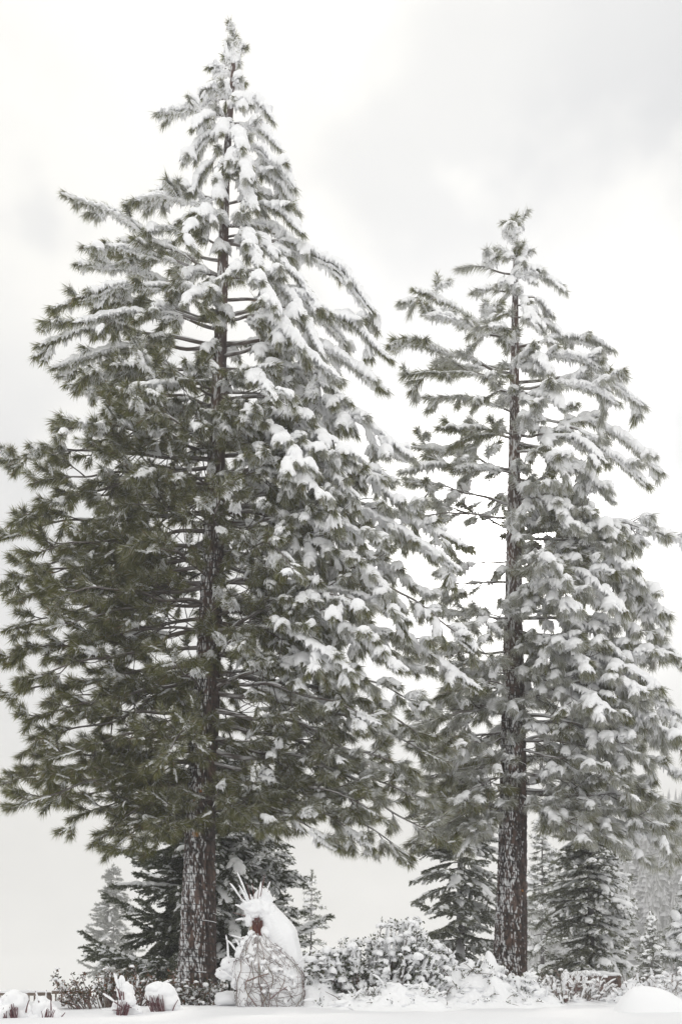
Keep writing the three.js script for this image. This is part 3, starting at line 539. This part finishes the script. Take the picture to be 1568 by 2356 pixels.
bush({ name: 'snowy_shrub', seed: 43, u: 850, baseV: 2314, D: 18.4, count: 330, leaves: 10, size: .055, colors: GREEN, stem: [.09, .06, .05], lumps: .75, lumpSize: .08, arcs: .6,
  head: (R) => { const t = R(), top = t < .25 ? lerp(2205, 2178, t * 4) : t < .55 ? lerp(2172, 2160, (t - .25) / .3) : t < .82 ? lerp(2125, 2112, (t - .55) / .27) : lerp(2150, 2185, (t - .82) / .18); return [lerp(698, 1025, t), lerp(top, 2300, Math.pow(R(), 1.25)), (R() - .35) * 1.0]; },
  drifts: [[730, 2262, .5, .42, .14, .3]], label: 'tall leafy shrub clumped with snow between the two big pines' });
bush({ name: 'buried_shrub', seed: 44, u: 860, baseV: 2318, D: 17.4, count: 26, leaves: 5, size: .04, colors: GREEN, stem: [.12, .085, .075], lumps: .15, lumpSize: .07, arcs: .7, twigs: 1,
  head: (R) => [lerp(770, 1010, R()), lerp(2262, 2304, R()), (R() - .2) * .7], drifts: [[820, 2306, .35, .38, .2, .35], [905, 2296, .3, .62, .36, .45], [970, 2300, .1, .5, .34, .4], [860, 2290, 0, .3, .2, .3], [745, 2308, .2, .3, .12, .3]], label: 'shrub buried in a snow heap in front of the tall leafy shrub' });
bush({ name: 'buried_shrub', seed: 45, u: 1120, baseV: 2316, D: 18.6, count: 60, leaves: 5, size: .045, colors: GREEN, stem: [.12, .085, .075], lumps: .55, lumpSize: .09, arcs: .9, twigs: 2,
  head: (R) => { const t = R(); return [lerp(1000, 1260, t), lerp(lerp(2190, 2250, t), 2300, R()), (R() - .3) * .7]; },
  drifts: [[1035, 2225, .1, .3, .26, .35], [1078, 2240, .1, .36, .3, .4], [1125, 2226, -.1, .36, .26, .4], [1060, 2290, .3, .5, .35, .45], [1150, 2275, .2, .62, .32, .5], [1215, 2270, .1, .38, .24, .4], [1240, 2296, .1, .4, .2, .4], [1170, 2300, .4, .55, .2, .4], [1000, 2275, .1, .35, .3, .35]], label: 'shrub buried in snow at the foot of the smaller pine' });
bush({ name: 'bare_shrub', seed: 46, u: 1310, baseV: 2314, D: 18.9, count: 95, leaves: 0, stem: [.17, .12, .095], lumps: .3, lumpSize: .055, arcs: .8, twigs: 4,
  head: (R) => { const t = R(); return [lerp(1200, 1425, t), lerp(lerp(2215, 2250, t), 2304, Math.pow(R(), .8)), (R() - .4) * .9]; },
  drifts: [[1260, 2306, .1, .42, .14, .4], [1335, 2306, .1, .5, .13, .4], [1395, 2300, 0, .4, .16, .4]], label: 'tangle of bare snow-lined twigs right of the smaller pine' });
bush({ name: 'bare_shrub', seed: 47, u: 1490, baseV: 2316, D: 18.2, count: 85, leaves: 3, size: .035, colors: RUST, stem: [.13, .09, .07], lumps: .45, lumpSize: .07, arcs: .8, twigs: 3,
  head: (R) => { const t = R(); return [lerp(1400, 1590, t), lerp(lerp(2265, 2225, t), 2312, R()), (R() - .5) * .8]; },
  drifts: [[1450, 2280, 0, .36, .26, .35], [1510, 2268, -.1, .38, .3, .35], [1565, 2290, 0, .35, .3, .35]], label: 'snow-covered shrub behind the smooth mound at right' });
{ // smooth mound
  const D = 16.0, c = W(1487, 2342, D), at = c.clone(), b = new GB(3000), root = thing('snow_mound', at, 'smooth rounded mound of snow at lower right', 'snow mound');
  const n = 56, rows = 26;
  for (let j = 0; j <= rows; j++) for (let k = 0; k < n; k++) { const t = j / rows, a = k / n * 6.2832, f = Math.pow(Math.cos(t * Math.PI / 2), .95) * .58 * (1 + .05 * N3(Math.cos(a) * t * 2, Math.sin(a) * t * 2, 4)), rx = (Math.cos(a) > 0 ? .98 : .62) * t, rz = .55 * t; b.v(c.x + Math.cos(a) * rx - .10 * (1 - t) , c.y - .06 + f, c.z + Math.sin(a) * rz); }
  for (let j = 0; j < rows; j++) for (let k = 0; k < n; k++) { const k2 = (k + 1) % n; b.q(j * n + k, j * n + k2, (j + 1) * n + k2, (j + 1) * n + k); }
  b.mesh('snow', M.snow, root, { colors: false, at });
}
// small tied shrubs: dark red canes under a hood of snow
function tied(o) {
  const R = rng(o.seed), at = W(o.u, o.baseV, o.D); at.y = groundY(at.x, at.z) - .04;
  const root = thing('tied_shrub', at, o.label, 'shrub', 'small tied shrubs along the snow bank'), st = new GB(2000), sn = new GB(3000), P = (u, v, z = 0) => W(u, v, o.D - z);
  for (const [u0, v0, u1, v1, sw] of o.canes) {
    const a = P(u0, v0, .05 + R() * .1), c = P(u1, v1, (R() - .3) * .2), m = a.clone().lerp(c, .5); m.x += (R() - .5) * .05;
    const pts = []; for (let k = 0; k <= 8; k++) { const t = k / 8; pts.push(a.clone().lerp(m, t).lerp(m.clone().lerp(c, t), t)); }
    tube(st, pts, .011, .005, 6, stemCol([.11, .03, .035], R, .2));
    if (sw) cap(sn, pts.slice(3), sw, sw * 1.2, R, { finger: .015, sink: -.004, step: .025 });
  }
  for (let i = 0; i < o.dense[4]; i++) { const u = lerp(o.dense[0], o.dense[1], R()), a = P(u, o.dense[3], .16 + .1 * R()), c = P(u + o.lean * (.4 + R()) + (R() - .5) * 12, lerp(o.dense[2], o.dense[3], R() * .5), .1 + .12 * R()); tube(st, [a, a.clone().lerp(c, .5).add(V3((R() - .5) * .03, 0, .02)), c], .008, .004, 5, stemCol([.10, .022, .03], R, .25)); }
  for (const [u, v, z, rx, ry, rz, rough = .14] of o.lumps) lump(sn, P(u, v, z), rx, ry, rz, R() * 50, rough, 30, .8);
  st.mesh('canes', M.wood, root, { at }).userData.kind = 'stuff';
  sn.mesh('snow', M.snow, root, { colors: false, at }).userData.kind = 'stuff';
}
tied({ seed: 51, u: 280, baseV: 2340, D: 15.2, lean: 5, dense: [268, 292, 2300, 2342, 34], canes: [[282, 2318, 236, 2285, .018], [280, 2325, 232, 2322, .012], [278, 2300, 262, 2238, .022], [281, 2300, 272, 2252, .02], [285, 2300, 283, 2256, .014], [287, 2296, 291, 2262, 0], [290, 2315, 318, 2322, .01], [276, 2300, 268, 2270, 0]],
  lumps: [[289, 2282, -.05, .125, .15, .15], [294, 2302, 0, .125, .14, .14], [272, 2318, -.1, .1, .11, .1], [307, 2330, -.1, .14, .13, .13], [280, 2262, -.03, .06, .11, .07]], label: 'small tied shrub with spiky snow-covered canes in front of the rust-leaved shrub' });
tied({ seed: 52, u: 370, baseV: 2335, D: 15.7, lean: -10, dense: [350, 380, 2285, 2334, 36], canes: [[358, 2325, 336, 2266, .008], [364, 2322, 343, 2268, 0], [385, 2318, 372, 2285, 0], [356, 2330, 322, 2334, .006], [396, 2330, 410, 2300, 0]],
  lumps: [[371, 2288, -.05, .25, .19, .22, .1], [387, 2308, -.03, .19, .17, .18, .1], [360, 2276, 0, .17, .12, .16, .1], [404, 2330, -.1, .16, .13, .15]], label: 'small tied shrub under a big round hood of snow' });
tied({ seed: 53, u: 32, baseV: 2352, D: 14.1, lean: -3, dense: [8, 40, 2308, 2342, 30], canes: [[20, 2330, 2, 2292, .01], [26, 2330, 16, 2290, 0], [60, 2330, 68, 2300, 0]],
  lumps: [[33, 2312, -.05, .2, .2, .2, .12], [20, 2335, .02, .2, .16, .2], [55, 2335, -.05, .16, .15, .17], [5, 2325, 0, .12, .16, .15]], label: 'snow-hooded tied shrub at the lower left corner' });
tied({ seed: 54, u: 102, baseV: 2352, D: 14.1, lean: 2, dense: [98, 122, 2318, 2344, 10], canes: [[96, 2320, 82, 2280, .009], [106, 2348, 107, 2278, .007], [118, 2330, 117, 2295, 0], [130, 2352, 150, 2330, 0]],
  lumps: [[100, 2325, -.05, .16, .19, .17, .14], [115, 2340, 0, .15, .15, .15], [84, 2345, 0, .13, .12, .14]], label: 'narrow snow heap with two upright canes beside the corner shrub' });
{ // the large bound shrub in the middle
  const D = 17.5, R = rng(61), at = W(618, 2320, D); at.y = groundY(at.x, at.z) - .05;
  const root = thing('bound_shrub', at, 'large bulging shrub tied at the neck, packed with snow, canes fanning from its top', 'shrub');
  const P = (u, v, z = 0) => W(u, v, D - z), ppm = F / D, H = at.y, y2 = (v) => P(0, v).y;
  const prof = polyline([[0, .56, 622], [.2, .60, 621], [.5, .60, 618], [.75, .53, 612], [.95, .42, 604], [1.1, .30, 599], [1.22, .17, 594], [1.4, .11, 590]]);
  const surf = (a, h, k = 0) => { const [r, u] = prof(h), c = P(u, 2320), rr = r * (1 + .07 * N3(Math.cos(a) * 2, h * 4, Math.sin(a) * 2)) + k; return V3(c.x + Math.cos(a) * rr, H + .05 + h, c.z + Math.sin(a) * rr * .9); };
  const bd = new GB(9000), n = 90, rows = 70;
  for (let j = 0; j <= rows; j++) for (let i = 0; i < n; i++) { const a = i / n * 6.2832, h = j / rows * 1.22, q = surf(a, h, -.035 + .035 * N3(Math.cos(a) * 5, h * 9, Math.sin(a) * 5) + .03 * N3(Math.cos(a) * 13, h * 24, Math.sin(a) * 13)); bd.v(q.x, q.y, q.z); }
  for (let j = 0; j < rows; j++) for (let i = 0; i < n; i++) { const i2 = (i + 1) % n; bd.q(j * n + i, (j + 1) * n + i, (j + 1) * n + i2, j * n + i2); }
  bd.mesh('packed_snow', M.snow, root, { colors: false, at });
  const cn = new GB(9000), tw = new GB(20000), sn = new GB(9000), nk = new GB(4000);
  for (let i = 0; i < 11; i++) { const a0 = R() * 3.3 - .1, a1 = 1.57 + (a0 - 1.57) * .8, pts = []; for (let k = 0; k <= 12; k++) { const t = k / 12; pts.push(surf(lerp(a0, a1, t) + .7 * N3(t * 2, i * 3.3, 0), t * 1.26, .004 + .02 * N3(t * 3, i, 7))); } tube(cn, pts, .010, .005, 7, stemCol([.22, .17, .145], R, .7)); }
  for (const [u0, v0, u1, v1] of [[566, 2258, 618, 2240], [622, 2298, 660, 2270]]) { const a = P(u0, v0, .6), c = P(u1, v1, .58); tube(cn, [a, a.clone().lerp(c, .5).add(V3(0, .01, .01)), c], .012, .008, 8, stemCol([.17, .11, .09], R, .25)); }
  for (let i = 0; i < 200; i++) { let a = R() * 3.5 - .2, h = R() * 1.15, da = (R() - .5) * .5, dh = (R() - .35) * .16; const pts = []; for (let k = 0; k < 5 + R() * 5; k++) { pts.push(surf(a, clamp(h, 0, 1.25), .002 + .03 * R())); a += da * .3; h += dh * .45; da += (R() - .5) * .35; dh += (R() - .5) * .1; } tube(tw, pts, .0045, .0025, 4, stemCol([.13, .08, .07], R, .35)); }
  for (let i = 0; i < 60; i++) { const a = R() * 6.28, r = .05 + .065 * Math.sqrt(R()), c0 = P(597, 2172), c1 = P(591, 2118), pts = []; for (let k = 0; k <= 5; k++) { const t = k / 5, q = c0.clone().lerp(c1, t), rr = r * (1.25 - .5 * Math.sin(t * 2.6)); pts.push(V3(q.x + Math.cos(a + t) * rr, q.y, q.z + Math.sin(a + t) * rr)); } tube(nk, pts, .007, .006, 5, stemCol([.15, .05, .04], R, .1)); }
  for (let i = 0; i < 7; i++) { const pts = []; for (let k = 0; k <= 30; k++) { const a = k / 30 * 6.2832, c = P(597 - i * .3, 2160 + i * 2.6); pts.push(V3(c.x + Math.cos(a) * (.135 + i * .012), c.y + .012 * Math.sin(a * 2 + i), c.z + Math.sin(a) * (.135 + i * .012))); } tube(nk, pts, .008, .008, 5, stemCol([.09, .055, .05], R, .15)); }
  const stake = new GB(60), s0 = P(575, 2160, .02), s1 = P(581, 2122, .02); tube(stake, [s0, s0.clone().lerp(s1, .5), s1], .032, .03, 4, () => [.36, .28, .21]); stake.mesh('stake', M.wood, root, { at });
  const spikes = [[528, 2031, .024], [545, 2005, .02], [549, 2035, .022], [567, 2034, 0], [580, 2033, 0], [601, 2027, .02], [609, 2012, 0], [622, 2027, .014], [616, 2050, .018], [634, 2082, .045], [540, 2081, .03], [541, 2117, .028], [556, 2068, .026], [575, 2056, .02], [612, 2070, .02], [560, 2095, .02], [552, 2058, 0], [596, 2040, 0], [572, 2062, 0], [536, 2100, 0]];
  for (const [u, v, w] of spikes) { const a = P(590 + (R() - .5) * 10, 2118, (R() - .5) * .1), c = P(u, v, (R() - .4) * .35), m = a.clone().lerp(c, .45); m.x += (R() - .5) * .05; m.y += .03; const pts = []; for (let k = 0; k <= 9; k++) { const t = k / 9; pts.push(a.clone().lerp(m, t).lerp(m.clone().lerp(c, t), t)); } tube(cn, pts, .009, .005, 6, stemCol([.15, .06, .06], R, .15)); if (w) cap(sn, pts.slice(2), w * .8, w * 1.0, R, { finger: .015, sink: -.004, step: .03, lump: .35 }); }
  for (const [u0, v0, u1, v1, w] of [[527, 2216, 520, 2150, .018], [545, 2190, 522, 2163, .02], [553, 2182, 540, 2160, .02], [553, 2262, 505, 2232, .012], [684, 2220, 712, 2190, .02], [560, 2160, 530, 2152, .012]]) { const a = P(u0, v0, .1), c = P(u1, v1, .15), pts = [a, a.clone().lerp(c, .33), a.clone().lerp(c, .66).add(V3(.01, 0, 0)), c]; tube(cn, pts, .009, .005, 6, stemCol([.15, .06, .06], R, .15)); cap(sn, pts, w, w * 1.2, R, { finger: .012, sink: -.004, step: .025 }); }
  for (const [u, v, z, rx, ry, rz, rough = .12] of [[588, 2092, .0, .19, .17, .16, .25], [603, 2072, -.1, .17, .2, .15, .2], [572, 2085, .02, .13, .1, .12, .25], [612, 2098, -.05, .17, .16, .16, .2], [533, 2222, -.1, .2, .14, .2, .2], [520, 2240, -.2, .2, .12, .2, .2], [545, 2255, -.05, .1, .2, .2, .2], [568, 2172, .02, .13, .13, .16, .2], [556, 2196, .1, .12, .13, .16, .2], [580, 2152, .02, .08, .1, .12, .2], [612, 2146, -.02, .11, .13, .14], [574, 2118, .02, .08, .12, .1, .2], [524, 2300, -.4, .25, .16, .25]]) lump(sn, P(u, v, z), rx, ry, rz, R() * 60, rough, 30, .9);
  const hood = polyline([[0, 606, 2088, .18, .18], [.2, 626, 2118, .22, .22], [.45, 648, 2158, .28, .28], [.7, 664, 2215, .27, .32], [1, 674, 2296, .15, .22]]);
  for (let i = 0; i <= 26; i++) { const t = i / 26, [u, v, rx, ry] = hood(t); lump(sn, P(u, v, -.14 - .1 * t), rx, ry, rx * 1.25, 7 + i * .03, .1, 40, .95); }
  for (const [u, v] of [[640, 2190], [635, 2236], [648, 2234], [655, 2243], [572, 2262], [600, 2128], [655, 2280], [620, 2240]].concat(Array.from({ length: 22 }, () => [lerp(556, 672, R()), lerp(2180, 2312, R())]))) lump(sn, surf(1.57 - (u - 618) / 62, clamp((2318 - v) / ppm, 0, 1.2), -.01), lerp(.03, .07, R()), lerp(.03, .06, R()), .04, R() * 60, .3, 12, .8);
  cn.mesh('canes', M.wood, root, { at }).userData.kind = 'stuff'; tw.mesh('twigs', M.wood, root, { at }).userData.kind = 'stuff'; nk.mesh('binding', M.wood, root, { at }).userData.kind = 'stuff'; sn.mesh('snow', M.snow, root, { colors: false, at }).userData.kind = 'stuff';
}

// ---------------------------------------------------------------- fence at left, low timber wall at right
function board(name, a, c, w, h, parent, at, col, R) { // a squared timber from a to c
  const b = new GB(200), d = c.clone().sub(a), L = d.length(), S = V3().crossVectors(d, Math.abs(d.y / L) > .9 ? V3(0, 0, 1) : UP).normalize(), Nn = V3().crossVectors(S, d).normalize(), n = Math.max(2, Math.ceil(L / .12)), ring = [[-1, -.86], [-.86, -1], [.86, -1], [1, -.86], [1, .86], [.86, 1], [-.86, 1], [-1, .86]]; let prev, k0 = R() * 99;
  for (let i = 0; i <= n; i++) { const p = a.clone().addScaledVector(d, i / n), row = b.nv; ring.forEach(([x, y], k) => { const g = .75 + .5 * (N3(i * .7, k * .9, k0) + .5); b.v(p.x + S.x * x * w / 2 + Nn.x * y * h / 2, p.y + S.y * x * w / 2 + Nn.y * y * h / 2, p.z + S.z * x * w / 2 + Nn.z * y * h / 2, col[0] * g, col[1] * g, col[2] * g); }); if (i) for (let k = 0; k < 8; k++) { const k2 = (k + 1) % 8; b.q(prev + k, prev + k2, row + k2, row + k); } prev = row; }
  for (const r of [0, prev]) for (let k = 1; k < 7; k++) r ? b.t(r, r + k, r + k + 1) : b.t(0, k + 1, k);
  return b.mesh(name, M.wood, parent, { at });
}
{
  const R = rng(71), D = 24, at = W(60, 2340, D), root = thing('wooden_fence', at, 'weathered wooden fence with snow on its rail at the lower left edge', 'fence'), col = [.19, .15, .125], sn = new GB(2000);
  for (const [u0, u1, v] of [[-90, 117, 2287], [121, 205, 2283]]) {
    board('rail', W(u0, v, D), W(u1, v, D), .12, .075, root, at, col, R); board('rail', W(u0, v + 58, D), W(u1, v + 58, D), .06, .09, root, at, col, R);
    const a = W(u0, v - 4, D), c = W(u1, v - 4, D), pts = []; for (let i = 0; i <= 20; i++) pts.push(a.clone().lerp(c, i / 20)); cap(sn, pts, .07, .055, R, { finger: .01, step: .08, sink: 0 });
    for (let u = u0 + 8; u < u1; u += 13.5) board('baluster', W(u, v + 4, D), W(u, v + 62, D), .035, .035, root, at, col, R);
    board('post', W(u1 - 3, v + 3, D - .06), W(u1 - 3, v + 90, D - .06), .1, .1, root, at, col.map((x) => x * .9), R);
  }
  sn.mesh('snow', M.snow, root, { colors: false, at });
}
{
  const R = rng(72), D = 25.5, at = W(1360, 2280, D), root = thing('timber_wall', at, 'low brown timber wall capped with snow behind the bare twigs', 'wall'), col = [.17, .115, .095], sn = new GB(900);
  for (const [v, h] of [[2250, .13], [2262.5, .13], [2275, .13]]) board('timber', W(1302, v, D), W(1424, v, D), .16, h, root, at, col.map((x) => x * (.85 + .3 * R())), R);
  for (const u of [1303, 1361, 1422]) board('post', W(u, 2246, D - .13), W(u, 2300, D - .13), .09, .09, root, at, col.map((x) => x * .8), R);
  const a = W(1298, 2244, D), c = W(1428, 2244, D), pts = []; for (let i = 0; i <= 16; i++) pts.push(a.clone().lerp(c, i / 16)); cap(sn, pts, .13, .11, R, { finger: .01, step: .08, sink: 0, lump: .2 });
  sn.mesh('snow', M.snow, root, { colors: false, at });
}
renderer.render(scene, camera);
